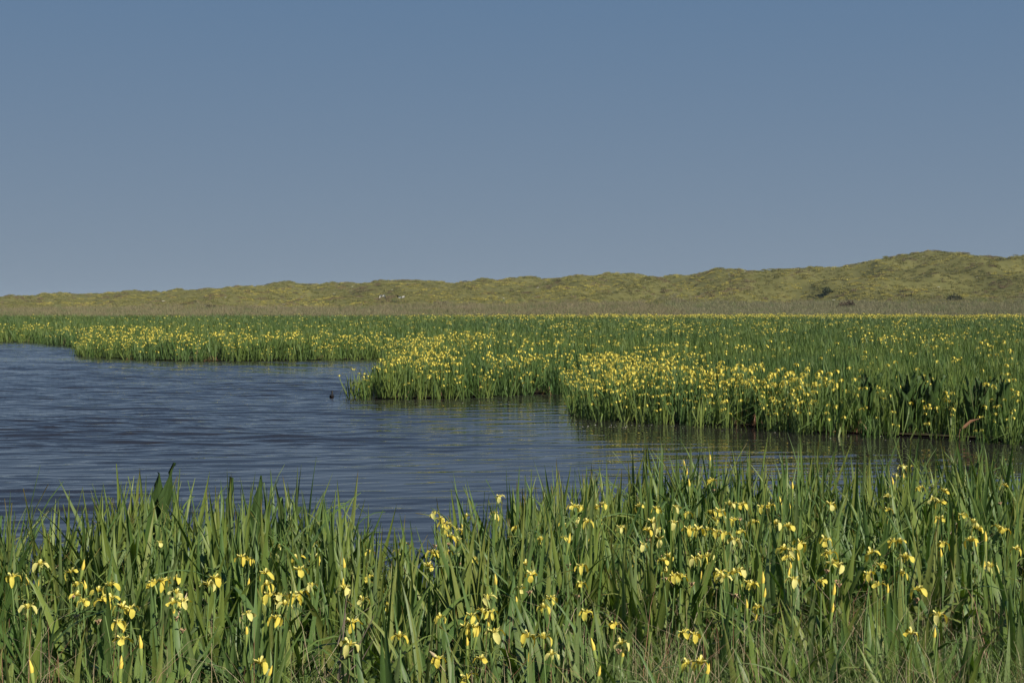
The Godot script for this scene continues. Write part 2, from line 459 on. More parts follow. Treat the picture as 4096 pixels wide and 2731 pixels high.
func make_leaf_meshes() -> void:
	# unit leaves: half width 1 in x, length 1 in y; each plant scales them
	for i in 26:
		var bend := rng.randf_range(0.05, 0.35)
		var kink := 0.0
		if i >= 12 and i < 19:
			bend = rng.randf_range(0.5, 1.3)
		elif i >= 19 and i < 23:
			bend = rng.randf_range(1.6, 2.5)
		elif i >= 23:
			bend = rng.randf_range(0.1, 0.5)
			kink = rng.randf_range(0.55, 0.8)
		var g := Geo.new()
		var segs := 8 if i < 19 else 11
		var P := [Vector3.ZERO]
		var S := [Vector3.RIGHT]
		var W := [0.72]
		var p := Vector3.ZERO
		var twist := rng.randf_range(-0.5, 0.5)
		var fall := rng.randf_range(1.5, 2.3)
		for k in range(1, segs + 1):
			var t := float(k) / segs
			var b := bend * pow(t, 1.8) + (fall if kink > 0.0 and t > kink else 0.0)
			p += Vector3(0, cos(b), sin(b)) / segs
			P.append(p)
			S.append(Vector3.RIGHT)
			W.append(lerpf(0.72, 1.0, t / 0.5) if t < 0.5 else maxf(0.02, 1.0 - pow((t - 0.5) / 0.5, 1.7)))
		g.ribbon(P, W, S, 0.0035)
		for k in g.v.size():  # a slow twist, kept in the width direction's own scale
			var v := g.v[k]
			g.v[k] = Vector3(v.x * cos(twist * v.y * 1.5), v.y, v.z + v.x * 0.018 * sin(twist * v.y * 1.5))
		leaf_meshes.append(g.mesh(leaf_mats[0]))
	for i in 4:
		var g := Geo.new()
		var bow := rng.randf_range(-0.04, 0.04)
		var P := []
		var R := []
		for k in 6:
			var t := k / 5.0
			P.append(Vector3(bow * sin(t * PI), t, 0.0))
			R.append(lerpf(0.0045, 0.003, t))
		g.tube(P, R, 5)
		stem_meshes.append(g.mesh(M.stem))


func fall_shape(g: Geo, at: Vector3, yaw: float, k: float, droop: float, wide: float, wave: float, segs := 6) -> void:
	var r := [0.0, 0.012, 0.024, 0.035, 0.043, 0.047, 0.047]
	var y := [0.0, 0.011, 0.017, 0.012, -0.002, -0.022, -0.042]
	var w := [0.003, 0.005, 0.008, 0.014, 0.018, 0.015, 0.003]
	var e := Vector3(cos(yaw), 0, sin(yaw))
	var s := Vector3(-sin(yaw), 0, cos(yaw))
	var P := []
	var W := []
	var S := []
	for j in segs + 1:
		var i: int = j if segs == 6 else [0, 2, 4, 6][j]
		var out: float = r[i] * (1.0 + (1.0 - droop) * 0.25)
		var high: float = y[i] if y[i] > 0.0 else y[i] * droop
		P.append(at + (e * out + Vector3.UP * high) * k)
		W.append(w[i] * wide * k)
		S.append((s + Vector3.UP * wave * sin(i * 1.9)).normalized())
	g.ribbon(P, W, S, 0.005 * k)


func make_flower_meshes() -> void:
	for i in 8:
		var g := Geo.new()
		fall_shape(g, Vector3.ZERO, 0.0, 1.0, [1.0, 0.6, 1.15, 0.3, 0.85, 0.05, 1.0, 0.7][i], [1.0, 1.1, 0.8, 1.0, 0.9, 0.85, 1.15, 0.7][i], [0.1, -0.35, 0.4, 0.25, -0.15, 0.3, -0.5, 0.6][i])
		fall_meshes.append(g.mesh(M.petal))
	var st := Geo.new()
	st.ribbon([Vector3(0.003, 0, 0), Vector3(0.009, 0.012, 0), Vector3(0.012, 0.022, 0), Vector3(0.012, 0.03, 0)], [0.002, 0.0045, 0.005, 0.001], [Vector3.BACK, Vector3.BACK, Vector3.BACK, Vector3.BACK], 0.002)
	standard_mesh = st.mesh(M.petal)
	var sy := Geo.new()
	sy.ribbon([Vector3(0, 0.004, 0), Vector3(0.01, 0.016, 0), Vector3(0.021, 0.023, 0), Vector3(0.03, 0.024, 0), Vector3(0.034, 0.031, 0)], [0.003, 0.005, 0.006, 0.008, 0.004], [Vector3.BACK, Vector3.BACK, Vector3.BACK, Vector3.BACK, Vector3.BACK], 0.003)
	style_mesh = sy.mesh(M.style)
	var ov := Geo.new()
	ov.tube([Vector3(0, -0.055, 0), Vector3(0, -0.045, 0), Vector3(0, -0.025, 0), Vector3(0, -0.01, 0), Vector3(0, 0.006, 0)], [0.003, 0.0055, 0.0065, 0.004, 0.003], 6)
	ovary_mesh = ov.mesh(M.sheath)
	var bd := Geo.new()
	bd.tube([Vector3(0, 0, 0), Vector3(0.001, 0.012, 0), Vector3(0.002, 0.026, 0), Vector3(0.001, 0.042, 0.001), Vector3(0, 0.06, 0.001)], [0.005, 0.0085, 0.0085, 0.005, 0.0008], 6)
	bud_mesh = bd.mesh(M.bud)
	var sh := Geo.new()
	sh.tube([Vector3(0, -0.06, 0), Vector3(0, -0.03, 0), Vector3(0.001, 0.0, 0), Vector3(0.002, 0.02, 0)], [0.003, 0.008, 0.0095, 0.004], 6)
	sheath_mesh = sh.mesh(M.sheath)
	var wi := Geo.new()
	for k in 4:
		var a := k * 1.7
		wi.ribbon([Vector3(0, 0, 0), Vector3(cos(a) * 0.008, 0.014, sin(a) * 0.008), Vector3(cos(a + 0.6) * 0.012, 0.022, sin(a + 0.6) * 0.012), Vector3(cos(a + 1.2) * 0.009, 0.012, sin(a + 1.2) * 0.009)], [0.003, 0.006, 0.005, 0.002], [Vector3.RIGHT.rotated(Vector3.UP, a), Vector3.BACK, Vector3.RIGHT, Vector3.BACK], 0.002)
	wither_mesh = wi.mesh(M.withered)


func flower(parent: Node3D, at: Vector3, k: float) -> void:
	var tilt := Basis(Vector3(rng.randfn(0, 1), 0, rng.randfn(0, 1)).normalized(), rng.randf_range(0.0, 0.45))
	var pm: Material = M.petals[rng.randi() % 4]
	var f := part("flower", ovary_mesh, parent, Transform3D((tilt * Basis(Vector3.UP, rng.randf() * TAU)).scaled(Vector3.ONE * k), at))
	for i in 3:
		var yaw := i * TAU / 3.0 + rng.randf_range(-0.25, 0.25)
		part("petal", fall_meshes[rng.randi() % fall_meshes.size()], f, Transform3D(Basis(Vector3.UP, yaw) * Basis(Vector3.RIGHT, rng.randfn(0.0, 0.25)), Vector3.ZERO), pm)
		part("style_arm", style_mesh, f, Transform3D(Basis(Vector3.UP, yaw), Vector3.ZERO))
		part("standard", standard_mesh, f, Transform3D(Basis(Vector3.UP, yaw + PI / 3.0), Vector3.ZERO))


func stem_to(parent: Node3D, from: Vector3, to: Vector3) -> void:
	var v := to - from
	var y := v.normalized()
	var x := y.cross(Vector3.BACK).normalized()
	var z := x.cross(y)
	var b := Basis(x, y, z).rotated(y, rng.randf() * TAU)
	part("stem", stem_meshes[rng.randi() % 4], parent, Transform3D(Basis(b.x, b.y * v.length(), b.z), from))


func add_leaves(root: Node3D, count: int, tall: float, tone: int) -> void:
	var fan := rng.randf() * PI
	# blades of a fan stand beside one another; most fans turn their flat side up and down the bank
	if rng.randf() < 0.75:
		fan = rng.randfn(0.0, 0.5)
	for i in count:
		var side := (float(i) / maxf(1.0, count - 1) - 0.5) * 2.0
		var inner := 1.0 - absf(side)
		var length := tall * lerpf(0.62, 1.0, inner) * rng.randf_range(0.82, 1.06)
		var half := rng.randf_range(0.0110, 0.0205)
		var pick := rng.randi() % 12
		var u := rng.randf()
		if u > 0.91:
			pick = 23 + rng.randi() % 3
		elif u > 0.76:
			pick = 19 + rng.randi() % 4
			length *= 1.1
		elif u > 0.42:
			pick = 12 + rng.randi() % 7
		var yaw := fan + rng.randfn(0.0, 0.35) + (PI if rng.randf() < 0.5 else 0.0)
		var b := Basis(Vector3.UP, yaw) * Basis(Vector3.BACK, rng.randfn(-0.03, 0.12)) * Basis(Vector3.RIGHT, rng.randfn(0.0, 0.10))
		b = Basis(Vector3(-sin(fan), 0, -cos(fan)), -side * 0.16 + rng.randfn(0.0, 0.10)) * b
		b = Basis(b.x * half, b.y * length, b.z * length)
		var at := Vector3(cos(fan), 0, -sin(fan)) * (side * 0.13) + Vector3(rng.randfn(0, 0.06), -0.02, rng.randfn(0, 0.07))
		var tn := tone if rng.randf() < 0.6 else rng.randi() % leaf_mats.size()
		part("leaf", leaf_meshes[pick], root, Transform3D(b, at), leaf_mats[tn])
	if rng.randf() < 0.3:  # a dead straw coloured blade from last year
		var q := Basis(Vector3.UP, rng.randf() * TAU) * Basis(Vector3.RIGHT, rng.randf_range(0.1, 0.5))
		var long := rng.randf_range(0.45, 0.75) * tall
		part("dead_leaf", leaf_meshes[12 + rng.randi() % 14], root, Transform3D(Basis(q.x * 0.008, q.y * long, q.z * long), Vector3(rng.randfn(0, 0.08), -0.02, rng.randfn(0, 0.08))), M.dry)


const ORD := ["first", "second", "third", "fourth", "fifth", "sixth", "seventh", "eighth", "ninth", "tenth", "eleventh", "twelfth", "thirteenth", "fourteenth", "fifteenth", "sixteenth", "seventeenth", "eighteenth", "nineteenth", "twentieth"]


func ordinal(n: int) -> String:
	if n <= 20:
		return ORD[n - 1]
	return ("twenty " if n < 30 else "thirty ") + (ORD[n % 10 - 1] if n % 10 > 0 else "tenth")


func zone(x: float, d: float) -> String:
	var s := table(SHORE, x)
	var row := "front grass" if d < 6.9 else ("back row by water" if d > s - 1.3 else "mid bank")
	var side := "left" if x < -0.95 else ("centre" if x < 0.5 else "right")
	return side + " " + row


func build_irises() -> void:
	make_leaf_meshes()
	make_flower_meshes()
	var spots := []
	for f in FLOWERS:
		var x := 0.0
		var d := 0.0
		var n: int = f.size() / 4
		for i in n:
			x += f[i * 4] / n
			d += f[i * 4 + 1] / n
		spots.append({"x": x, "d": d, "f": f})
	# leafy clumps fill the rest of the bank
	var tries := 0
	while spots.size() < 300 and tries < 20000:
		tries += 1
		var d := rng.randf_range(5.7, 12.3)
		var x := rng.randf_range(-0.385 * d, 0.385 * d)
		if tries % 5 == 0:  # the shore beside the small inlet is crowded
			x = rng.randf_range(-1.3, 0.5)
			d = table(SHORE, x) - absf(rng.randfn(0.0, 0.4))
		var s := table(SHORE, x)
		if d > s + 0.15 or (d < 6.7 and rng.randf() < 0.55):
			continue
		if x > 0.5 and d < 6.6 + 0.25 * x and rng.randf() < 0.5:
			continue
		var gap := 0.20 if d < 8.5 else 0.24
		var ok := true
		for q in spots:
			if absf(q.x - x) < gap and absf(q.d - d) < gap and Vector2(q.x - x, q.d - d).length() < gap * (0.7 if q.f.is_empty() else 0.6):
				ok = false
				break
		if ok:
			spots.append({"x": x, "d": d, "f": []})
	spots.sort_custom(func(a, b): return a.x < b.x)
	var words := ["without open flowers", "with one open flower", "with two open flowers", "with three open flowers"]
	var rank := {}
	for q in spots:
		var x: float = q.x
		var d: float = q.d
		var y := bank_height(x, d)
		var f: Array = q.f
		var open := 0
		var buds := 0
		for i in f.size() / 4:
			if f[i * 4 + 3] == 0:
				open += 1
			else:
				buds += 1
		var w: String = words[open]
		if open == 0 and buds > 0:
			w = "with a closed yellow bud"
		var z := zone(x, d)
		var key := w + z
		rank[key] = rank.get(key, 0) + 1
		var tone := rng.randi() % leaf_mats.size()
		var label := "flag iris %s, %s, %s such from left" % [w, z, ordinal(rank[key])]
		if f.is_empty():
			w = ["mid green", "blue green", "bright green", "dark green", "grey green", "pale green"][tone]
			key = w + z
			rank[key] = rank.get(key, 0) + 1
			label = "flowerless %s iris clump, %s, %s such from left" % [w, z, ordinal(rank[key])]
		var root := thing("iris_plant", Vector3(x, y, -d), label, "iris", "flag irises on the near bank")
		var tall := rng.randf_range(0.94, 1.06) * lerpf(0.72, 1.0, smoothstep(5.6, 7.6, d))
		if d > table(SHORE, x) - 2.2:
			tall *= 1.14
		if x > -0.95 and x < -0.35 and d > 6.8:
			tall *= 0.9
		var count := rng.randi_range(30, 36) if f.is_empty() else rng.randi_range(14, 17)
		if x > 0.5 and d < 6.6 + 0.25 * x:  # thinner and shorter where the meadow grass takes over
			count = count * 3 / 4
			tall *= 0.92
		add_leaves(root, count, tall, tone)
		for i in f.size() / 4:
			var to := Vector3(f[i * 4] - x, f[i * 4 + 2], -(f[i * 4 + 1] - d))
			var from := Vector3(to.x * 0.3 + rng.randfn(0, 0.02), -0.02, to.z * 0.3 + rng.randfn(0, 0.02))
			if f[i * 4 + 3] == 0:
				stem_to(root, from, to - Vector3(0, 0.05, 0))
				flower(root, to, rng.randf_range(0.58, 0.84))
			else:
				stem_to(root, from, to - Vector3(0, 0.055, 0))
				var b := part("bud", bud_mesh, root, Transform3D(Basis(Vector3.BACK, rng.randfn(0, 0.12)), to))
				part("sheath", sheath_mesh, b)
			# a shut bud or a withered flower lower on the same stem
			if rng.randf() < 0.5:
				var low := to * 0.0 + from.lerp(to, rng.randf_range(0.8, 0.92)) + Vector3(rng.randfn(0, 0.015), 0, rng.randfn(0, 0.015))
				if rng.randf() < 0.55:
					var b2 := part("bud", bud_mesh, root, Transform3D(Basis(Vector3.BACK, rng.randfn(0, 0.2)).scaled(Vector3.ONE * 0.8), low))
					part("sheath", sheath_mesh, b2)
				else:
					part("withered_flower", wither_mesh, root, Transform3D(Basis(Vector3.UP, rng.randf() * TAU), low))


func clump(leaves: int, blooms: int, r: RandomNumberGenerator, lowest := 0.62) -> ArrayMesh:
	var g := Geo.new()
	var fl := Geo.new()
	var stalk := Geo.new()
	for i in leaves:
		var base := Vector3(r.randfn(0, 0.10), -0.02, r.randfn(0, 0.10))
		var u := r.randf()
		var bend := r.randf_range(0.05, 0.4) * (1.0 if r.randf() < 0.5 else -1.0)
		var kink := 0.0
		if u > 0.93:
			kink = r.randf_range(0.5, 0.8)
		elif u > 0.8:
			bend *= 3.5
		sword(g, base, r.randf() * PI, r.randfn(0.0, 0.19), r.randf_range(0.55, 1.05), r.randf_range(0.012, 0.020), bend, kink, r.randf_range(-0.4, 0.4), 5)
	for i in blooms:
		var top := Vector3(r.randfn(0, 0.13), r.randf_range(lowest, 0.93), r.randfn(0, 0.13))
		stalk.tube([Vector3(top.x * 0.4, 0, top.z * 0.4), Vector3(top.x * 0.8, top.y * 0.6, top.z * 0.8), top], [0.006, 0.005, 0.004], 3)
		var yaw := r.randf() * TAU
		var k := r.randf_range(0.95, 1.2)
		for j in 3:
			fall_shape(fl, top, yaw + j * TAU / 3.0, k, r.randf_range(0.7, 1.1), 1.15, r.randf_range(-0.2, 0.2), 3)
			var e := Vector3(cos(yaw + j * 2.1 + 1.0), 0, sin(yaw + j * 2.1 + 1.0))
			var s := Vector3(-e.z, 0, e.x)
			fl.tri(top - s * 0.004, top + s * 0.006, top + e * 0.014 * k + Vector3.UP * 0.034 * k)
	var m := ArrayMesh.new()
	g.into(m, M.bed_leaf)
	stalk.into(m, M.stem)
	fl.into(m, M.petals[3])
	return m


func withered_clump(r: RandomNumberGenerator) -> ArrayMesh:
	var g := Geo.new()
	for i in 5:
		sword(g, Vector3(r.randfn(0, 0.12), -0.02, r.randfn(0, 0.12)), r.randf() * PI, r.randfn(0.0, 0.35), r.randf_range(0.35, 0.8), r.randf_range(0.007, 0.012), r.randf_range(-1.2, 1.2), r.randf_range(0.4, 0.8) if r.randf() < 0.6 else 0.0, r.randf_range(-0.8, 0.8), 5)
	return g.mesh(M.bed_leaf)


func multi(parent: Node3D, called: String, m: Mesh, where: Array, tint: Array) -> void:
	if where.is_empty():
		return
	var mm := MultiMesh.new()
	mm.transform_format = MultiMesh.TRANSFORM_3D
	mm.use_colors = true
	mm.mesh = m
	mm.instance_count = where.size()
	for i in where.size():
		mm.set_instance_transform(i, where[i])
		mm.set_instance_color(i, tint[i])
	var o := MultiMeshInstance3D.new()
	o.name = called
	o.multimesh = mm
	o.set_meta("kind", "stuff")
	parent.add_child(o, true)


func edge_distance(x: float, d: float) -> float:
	var best := 1e9
	var p := Vector2(x, d)
	for i in range(1, WATERLINE.size() - 2):
		best = minf(best, p.distance_squared_to(Geometry2D.get_closest_point_to_segment(p, WATERLINE[i], WATERLINE[i + 1])))
	return sqrt(best)


func build_iris_bed() -> void:
	var r := RandomNumberGenerator.new()
	r.seed = 404
	var variants := []
	for i in 6:
		variants.append(clump(15, 0, r))
	for i in 5:
		variants.append(clump(12, 1, r))
	for i in 5:
		variants.append(clump(11, 3, r))
	for i in 5:
		variants.append(clump(11, 5, r, 0.42))
	for i in 3:
		variants.append(withered_clump(r))
	var where := []
	var tint := []
	for v in variants:
		where.append([])
		tint.append([])
	var d := 21.0
	while d < 166.0:
		var cell := 0.25 if d < 30.0 else (0.30 if d < 42.0 else (0.4 if d < 70.0 else (0.52 if d < 110.0 else 0.7)))
		var half := 0.40 * d + 3.0
		var n := int(2.0 * half / cell)
		for i in n:
			var x := -half + i * cell + r.randf_range(-0.5, 0.5) * cell
			var dd := d + r.randf_range(-0.5, 0.5) * cell
			if not Geometry2D.is_point_in_polygon(Vector2(x, dd), bed):
				continue
			var ed := edge_distance(x, dd) if dd < 84.0 else 9.0
			var docks := dd < 25.4 and x > 5.7
			if docks and r.randf() < 0.3:
				continue
			var patch := patch_noise.get_noise_2d(x * 6.0, dd * 2.5)
			var p := 0.04 + 0.36 * smoothstep(0.12, 0.5, patch)
			# blossom is thickest on the margins of the water and along the back of the marsh
			var margin := 1.0 - smoothstep(1.5, 4.0, ed * (1.0 if dd < 50.0 else 0.6))
			p = maxf(p, margin * (0.78 + 0.6 * patch))
			if x < 1.4:
				p *= 0.62
			if dd < 30.0 and x > 5.2:
				p *= 0.5
			p = maxf(p, smoothstep(128.0, 150.0, dd) * smoothstep(-25.0, 20.0, x) * 0.9)
			if dd > 90.0 and x < -20.0:
				p *= 0.5
			var kind := 0
			if r.randf() < p:
				kind = 11 + r.randi() % 5 if r.randf() < 0.55 * (p + 0.3) else 6 + r.randi() % 5
			else:
				kind = r.randi() % 6
			if ed < 1.9 and dd < 62.0 and r.randf() < p * 0.75:
				kind = 16 + r.randi() % 5
			if ed < 1.2 and r.randf() < 0.09 or r.randf() < 0.008:
				kind = 21 + r.randi() % 3
			var size := r.randf_range(0.85, 1.15) * (0.95 + 0.22 * patch_noise.get_noise_2d(x * 3.0 + 80.0, dd * 3.0))
			if docks:
				size *= 0.82
			size *= lerpf(0.74, 1.0, smoothstep(0.0, 0.9, ed))
			var wide := size * (1.0 if dd < 42.0 else cell / 0.32)
			var b := Basis(Vector3.UP, r.randf() * TAU).scaled(Vector3(wide if dd > 42.0 else size, size, wide if dd > 42.0 else size))
			var y := -0.05 if ed < 0.35 else 0.04
			var tone := r.randf()
			var c := Color(0.095, 0.172, 0.044).lerp(Color(0.190, 0.250, 0.060), tone)
			if patch_noise.get_noise_2d(x * 2.0, dd * 2.0 + 900.0) > 0.1:
				c = c.lerp(Color(0.070, 0.150, 0.052), 0.5)
			if kind > 20:
				c = Color(0.30, 0.22, 0.11).lerp(Color(0.24, 0.12, 0.07), r.randf())
			where[kind].append(Transform3D(b, Vector3(x, y, -dd)))
			tint[kind].append(c)
		d += cell
	var o := thing("iris_bed", Vector3.ZERO, "dense bed of yellow flag irises beyond the water, back to the dunes", "iris bed", "", "stuff")
	var total := 0
	for i in variants.size():
		multi(o, "iris_clump", variants[i], where[i], tint[i])
		total += where[i].size()
	print("bed clumps ", total)


# ---------- grasses ----------
func blades(count: int, spread: float, lo: float, hi: float, half: float, lean: float, r: RandomNumberGenerator, m: Material) -> ArrayMesh:
	var g := Geo.new()
	for i in count:
		var b := Vector3(r.randfn(0, spread), 0, r.randfn(0, spread))
		var a := r.randf() * TAU
		var e := Vector3(cos(a), 0, sin(a))
		var h := r.randf_range(lo, hi)
		var l := absf(r.randfn(0.0, lean))
		var s := Vector3.RIGHT.rotated(Vector3.UP, r.randf() * PI)
		g.ribbon([b, b + Vector3.UP * h * 0.5 + e * h * l * 0.3, b + Vector3.UP * h * 0.85 + e * h * l * 0.8, b + Vector3.UP * h * 0.97 + e * h * l * 1.3], [half, half * 0.9, half * 0.6, half * 0.1], [s, s, s, s], 0.0, 1)
	return g.mesh(m)


func build_grass() -> void:
	var r := RandomNumberGenerator.new()
	r.seed = 91
	var variants := []
	for i in 5:
		variants.append(blades(26, 0.06, 0.16, 0.42, 0.0019, 0.35, r, M.grass))
	for i in 3:
		variants.append(blades(5, 0.06, 0.30, 0.62, 0.0013, 0.5, r, M.grass))
	var where := []
	var tint := []
	for v in variants:
		where.append([])
		tint.append([])
	for i in 6600:
		var d := 4.6 + 3.6 * pow(r.randf(), 1.2)
		if i > 5900:
			d = r.randf_range(7.5, 12.0)
		var x := r.randf_range(-0.42 * d - 0.4, 0.42 * d + 0.4)
		if d > table(SHORE, x):
			continue
		if i > 4300 and i <= 5900:
			d = r.randf_range(5.0, 7.9)
			x = r.randf_range(0.3, 0.40 * d + 0.3)
		if x < 0.4 and d > 6.6 and r.randf() < 0.55:
			continue
		var kind := r.randi() % 5
		var c := Color(0.085, 0.150, 0.036).lerp(Color(0.150, 0.195, 0.055), r.randf())
		if r.randf() < 0.13:
			kind = 5 + r.randi() % 3
			c = Color(0.30, 0.25, 0.14).lerp(Color(0.38, 0.30, 0.20), r.randf())
			if r.randf() < 0.25:
				c = Color(0.26, 0.13, 0.08)
		var b := Basis(Vector3.UP, r.randf() * TAU).scaled(Vector3.ONE * r.randf_range(0.75, 1.2))
		where[kind].append(Transform3D(b, Vector3(x, bank_height(x, d) - 0.01, -d)))
		tint[kind].append(c)
	var o := thing("bank_grass", Vector3.ZERO, "fine green and straw coloured grass at the foot of the near irises", "grass", "", "stuff")
	for i in variants.size():
		multi(o, "grass_tuft", variants[i], where[i], tint[i])


func tussock(count: int, rad: float, high: float, r: RandomNumberGenerator) -> ArrayMesh:
	var g := Geo.new()
	for i in count:
		var a := r.randf() * TAU
		var q := sqrt(r.randf())
		var p := Vector3(cos(a) * q * rad, 0, sin(a) * q * rad)
		p.y = high * (1.0 - q * q) * r.randf_range(0.3, 1.0)
		var s := Vector3(r.randfn(0, 1), 0, r.randfn(0, 1)).normalized() * r.randf_range(0.03, 0.07)
		var tip := p + Vector3(r.randfn(0, 0.08), r.randf_range(0.06, 0.17), r.randfn(0, 0.08))
		g.tri(p - s - Vector3.UP * 0.08, p + s - Vector3.UP * 0.08, tip)
	return g.mesh(M.tuft)


func build_dune_plants() -> void:
	var r := RandomNumberGenerator.new()
	r.seed = 1177
	var low := []
	for i in 4:
		low.append(tussock(44, 0.55, 0.16, r))
	var tall := []
	for i in 4:
		tall.append(blades(30, 0.30, 0.22, 0.8, 0.014, 0.55, r, M.tuft))
	var where := []
	var tint := []
	for v in 8:
		where.append([])
		tint.append([])
	for i in 115000:
		var d := 158.0 + 300.0 * pow(r.randf(), 1.35)
		var x := r.randf_range(-0.40 * d - 4.0, 0.40 * d + 4.0)
		if d > ridge_distance(x) + 12.0:
			continue
		var y := dune_height(x, d)
		var strip := 238.0 + 26.0 * fine_noise.get_noise_2d(x * 0.6, 3.0)
		var k := 0
		var c := Color.WHITE
		var white := false
		if r.randf() < 0.95 * (1.0 - smoothstep(strip - 34.0, strip + 22.0, d + 16.0 * fine_noise.get_noise_2d(x * 0.9, d))):
			k = 4 + r.randi() % 4
			var mauve := clampf(0.5 + 0.8 * fine_noise.get_noise_2d(x * 1.2, d * 2.5), 0.0, 1.0)
			c = Color(0.140, 0.135, 0.060).lerp(Color(0.215, 0.180, 0.112), mauve)
			if x > 25.0:
				c = c.lerp(Color(0.16, 0.165, 0.095), 0.45)
			if r.randf() < 0.12:
				c = Color(0.10, 0.14, 0.05)
		else:
			k = r.randi() % 4
			var n := patch_noise.get_noise_2d(x * 1.1, d * 1.1)
			var n2 := fine_noise.get_noise_2d(x * 2.2, d * 2.2)
			c = Color(0.115, 0.122, 0.036).lerp(Color(0.195, 0.180, 0.066), r.randf())
			if n2 > 0.22:
				c = Color(0.165, 0.125, 0.070).lerp(Color(0.12, 0.10, 0.05), r.randf())
			if n + 0.35 * n2 > 0.06 and r.randf() < 0.52:
				c = Color(0.21, 0.190, 0.050).lerp(Color(0.34, 0.30, 0.075), r.randf())
			if r.randf() < 0.012:
				white = true
				c = Color(0.55, 0.55, 0.48)
			if r.randf() < 0.03:
				c = Color(0.05, 0.055, 0.025)
		var s := r.randf_range(0.6, 1.3) * (0.45 if white else 1.0)
		where[k].append(Transform3D(Basis(Vector3.UP, r.randf() * TAU).scaled(Vector3(s, s * r.randf_range(0.7, 1.2), s)), Vector3(x, y - 0.03, -d)))
		tint[k].append(c)
	var o := thing("dune_vegetation", Vector3.ZERO, "low herbs, yellow blossom and pale grasses covering the dunes", "dune plants", "", "stuff")
	for i in 8:
		multi(o, "herb_tuft" if i < 4 else "marsh_grass", low[i] if i < 4 else tall[i - 4], where[i], tint[i])


# ---------- docks, shrubs, dead stalks ----------
func dock_leaf(length: float, half: float, bend: float, curl: float, r: RandomNumberGenerator) -> ArrayMesh:
	var g := Geo.new()
	var P := []
	var W := []
	var S := []
	var segs := 14
	var p := Vector3.ZERO
	for i in segs + 1:
		var t := float(i) / segs
		var b := bend * t * t
		if i > 0:
			p += Vector3(0, cos(b), sin(b)) * (length / segs)
		P.append(p)
		var w := 0.06 if t < 0.12 else pow(sin(PI * pow((t - 0.12) / 0.88, 0.75)), 0.7)
		W.append(maxf(0.03, w) * half)
		S.append(Vector3.RIGHT.rotated(Vector3.UP, curl * t))
	var first := g.v.size()
	g.ribbon(P, W, S, -half * 0.35, 6)
	for i in segs + 1:  # crimped margins
		for k in 7:
			var edge := absf(k - 3) / 3.0
			g.v[first + i * 7 + k] += Vector3(r.randfn(0, 0.009), r.randfn(0, 0.006), r.randfn(0, 0.02)) * edge * edge
	return g.mesh(M.dock)


func dock(at: Vector3, label: String, spec: Array, sd: int) -> void:
	var r := RandomNumberGenerator.new()
	r.seed = sd
	var root := thing("dock_plant", at, label, "dock", "broad leaved docks")
	for s in spec:  # [length, half width, yaw, lean, bend]
		var l := part("leaf", dock_leaf(s[0], s[1], s[4], r.randf_range(-0.4, 0.4), r), root, Transform3D(Basis(Vector3.UP, s[2]) * Basis(Vector3.RIGHT, s[3]), Vector3(r.randfn(0, 0.03), -0.02, r.randfn(0, 0.03))))
		var g := Geo.new()
		var P := []
		var R := []
		var p := Vector3.ZERO
		for i in 9:
			var t := i / 8.0
			var b: float = s[4] * t * t
			if i > 0:
				p += Vector3(0, cos(b), sin(b)) * (s[0] * 0.94 / 8.0)
			P.append(p - Vector3(0, 0, s[1] * 0.25))
			R.append(lerpf(0.005, 0.0015, t))
		g.tube(P, R, 4)
		part("midrib", g.mesh(M.dock_rib), l)


func shrub(x: float, d: float, w: float, h: float, label: String, c: Color, sd: int) -> void:
	var r := RandomNumberGenerator.new()
	r.seed = sd
	var root := thing("dune_shrub", Vector3(x, dune_height(x, d) - 0.05, -d), label, "shrub", "shrubs on the dunes")
	var g := Geo.new()
	var wood := Geo.new()
	var lobes := []
	for i in 7:
		lobes.append([Vector3(r.randf_range(-0.32, 0.32) * w, r.randf_range(0.3, 0.62) * h, r.randf_range(-0.3, 0.3) * w), r.randf_range(0.2, 0.34)])
		wood.tube([Vector3(r.randfn(0, 0.05), 0, r.randfn(0, 0.05)), lobes[i][0] * 0.6, lobes[i][0]], [0.06, 0.04, 0.015], 5)
	for i in 800:
		var l: Array = lobes[r.randi() % 7]
		var dir := Vector3(r.randfn(0, 1), r.randfn(0, 1), r.randfn(0, 1)).normalized() * pow(r.randf(), 0.4)
		var p: Vector3 = l[0] + dir * Vector3(w * l[1] * 0.9, h * l[1] * 1.3, w * l[1] * 0.9)
		if p.y < 0.02:
			continue
		var a := Vector3(r.randfn(0, 1), r.randfn(0, 1), r.randfn(0, 1)).normalized() * 0.26
		var b := a.cross(Vector3(r.randfn(0, 1), r.randfn(0, 1), r.randfn(0, 1))).normalized() * 0.10
		g.tri(p - b, p + b, p + a)
	var m := mat("shrub_leaf", lin(c.r, c.g, c.b), 0.7, 0.3)
	part("crown", g.mesh(m), root)
	part("stem", wood.mesh(M.twig), root)


